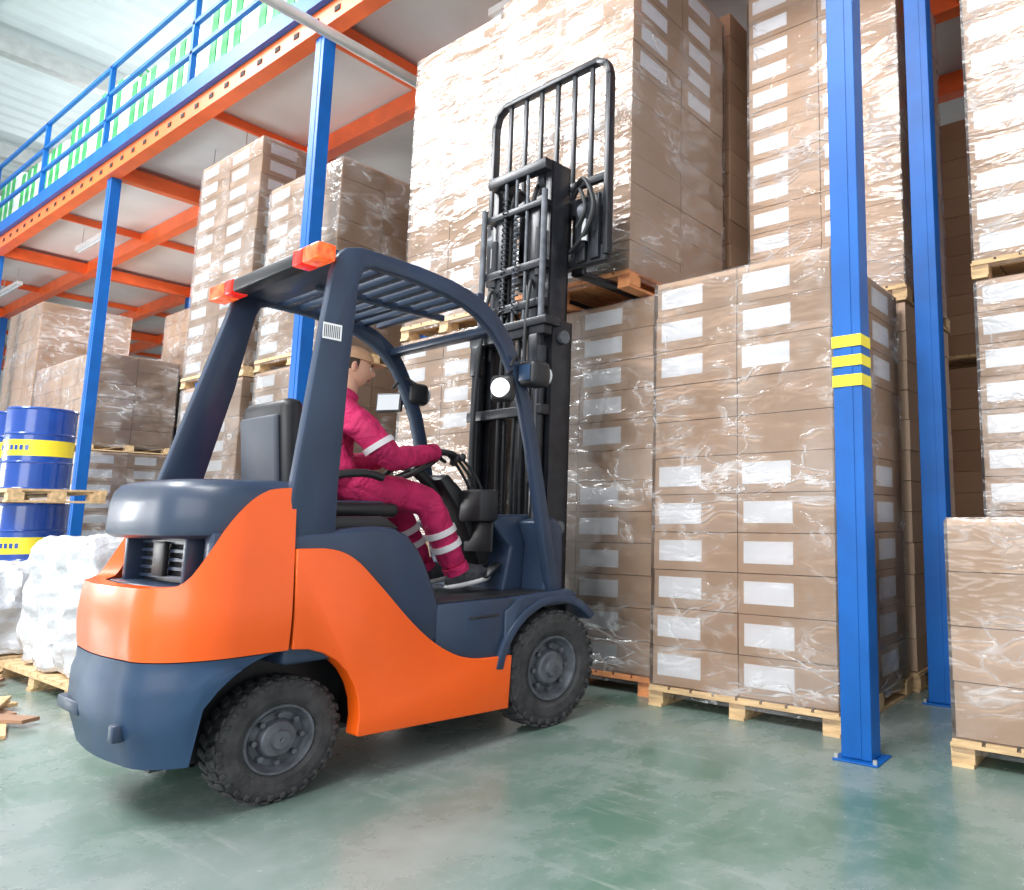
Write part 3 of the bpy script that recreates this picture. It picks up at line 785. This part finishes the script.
mb.finish(DR,ang=60)
def hand(name,W,d,nrm,sgn,curl,mat=GLOVE,K=1.14):
    W=Vector(W); d=Vector(d).normalized(); nrm=Vector(nrm); nrm=(nrm-d*nrm.dot(d)).normalized(); c=d.cross(nrm).normalized()*sgn
    v=[];e=[];r=[];roots=set()
    lens=(.88,1.,.95,.76)
    for i in range(4):
        off=(i-1.5)*.021; st=len(v); roots.add(st)
        v.append(W-d*.01+c*off*.7); r.append((.019,.017))
        v.append(W+d*.04+c*off*.95); r.append((.0165,.015))
        k=W+d*.088+c*off-nrm*.002; v.append(k); r.append(.0125)
        a=0; p=k.copy()
        for j,l in enumerate((.042,.028,.022)):
            a+=curl[j]*(1+.06*i)
            dd=(d*math.cos(a)-nrm*math.sin(a)+c*(off*.25)); p=p+dd.normalized()*l*lens[i]
            v.append(p.copy()); r.append((.0100,.0094,.0078)[j])
        for j in range(5): e.append((st+j,st+j+1))
    st=len(v); roots.add(st)
    v.append(W+d*.015-c*.022); r.append(.017)
    v.append(W+d*.045-c*.047-nrm*.012); r.append(.0135)
    v.append(W+d*.075-c*.052-nrm*.034); r.append(.011)
    v.append(W+d*.098-c*.040-nrm*.050); r.append(.009)
    for j in range(3): e.append((st+j,st+j+1))
    st=len(v); roots.add(st)
    v.append(W-d*.045); r.append(.034); v.append(W+d*.005); r.append((.032,.026)); e.append((st,st+1))
    v=[W+(p-W)*K for p in v]; r=[(a*K if not isinstance(a,tuple) else (a[0]*K,a[1]*K)) for a in r]
    skin_obj(name,v,e,r,roots,mat)
hand('hand_right',(.165,-.585,1.662),(.0,1,-.02),(0,.1,1),1,(.5,.85,.7))
hand('hand_left',(-.15,-.71,1.625),(.15,1,.05),(0,.2,1),-1,(.7,1.1,.8))
mb=MB('shoes',[])
for x,ya,za in (AN[0],AN[1]):
    M=Matrix.Translation((x,ya,za))@Matrix.Rotation(rad(8),4,'X')
    def sf(p):
        q=p.copy()
        if q.y>0: q.z*=1-.45*q.y
        if q.z<-.45:q.z=-.45
        q.x*=1-.18*max(0,-q.y)
        return q
    mb.ell(M@Vector((0,.075,-.055)),(.055,.16,.08),SHOE,24,16,sf,M.to_3x3())
    mb.ell(M@Vector((0,.075,-.092)),(.058,.165,.034),SOLE,24,10,lambda p:Vector((p.x*(1-.18*max(0,-p.y)),p.y,max(-.5,min(.5,p.z)))),M.to_3x3())
    mb.tube([M@Vector((0,-.0,.0)),M@Vector((0,.01,-.06))],[.052,.054],SHOE,16)
    for k in range(3): mb.box(-.03,.03,.07+.03*k,.078+.03*k,-.005-.012*k,.001-.012*k,SOLE,.002,M)
mb.finish(DR,ang=50)

# ------------------------------------------------------------------ lights
w=bpy.data.worlds.new('world'); S.world=w; w.use_nodes=True
bg=w.node_tree.nodes['Background']; bg.inputs['Color'].default_value=(.94,.975,1,1); bg.inputs['Strength'].default_value=1.15
def area(name,loc,tgt,sx,sy,p,col=(1,1,1)):
    l=bpy.data.lights.new(name,'AREA'); l.shape='RECTANGLE'; l.size=sx; l.size_y=sy; l.energy=p; l.color=col
    o=bpy.data.objects.new(name,l); S.collection.objects.link(o); o.location=loc
    o.rotation_euler=(Vector(tgt)-Vector(loc)).to_track_quat('-Z','Y').to_euler(); return o
area('fill_front',(-3,-4,10.5),(-4,4,1.5),6,3,1250)  # added high fill from behind the camera, not an actual roof opening
area('skylight_left',(-13,-2,10.8),(-9,4,1.5),8,4,2200)
area('fill_camera_side',(-2,-7,3),(-3,4,1.2),8,4,450)  # added fill on the stacks from the camera side; no door there
area('fill_roof_far',(-20,8,8.9),(-20,8,12),14,5,400)  # added upward fill that brightens the roof; no fixture there
area('fill_under_deck_left',(-15,8.5,6.2),(-15,6,0),10,1.5,700)  # added fill to brighten the space under the deck, not a fixture
area('bounce_fill_left',(-17,-2.5,1.8),(-14,6,6.2),5,2,500)  # added stand-in for light bounced up to the deck underside
# ------------------------------------------------------------------ camera
cam=bpy.data.cameras.new('camera'); co=bpy.data.objects.new('camera',cam); S.collection.objects.link(co)
cam.sensor_fit='HORIZONTAL'; cam.sensor_width=36; cam.lens=719/1024*36
cam.shift_x=-(720-512)/1024; cam.shift_y=-20/1024
co.location=(0,0,1.25); co.rotation_euler=(rad(90+7.53),0,rad(32.95))
cam.clip_start=.05; cam.clip_end=200
S.camera=co
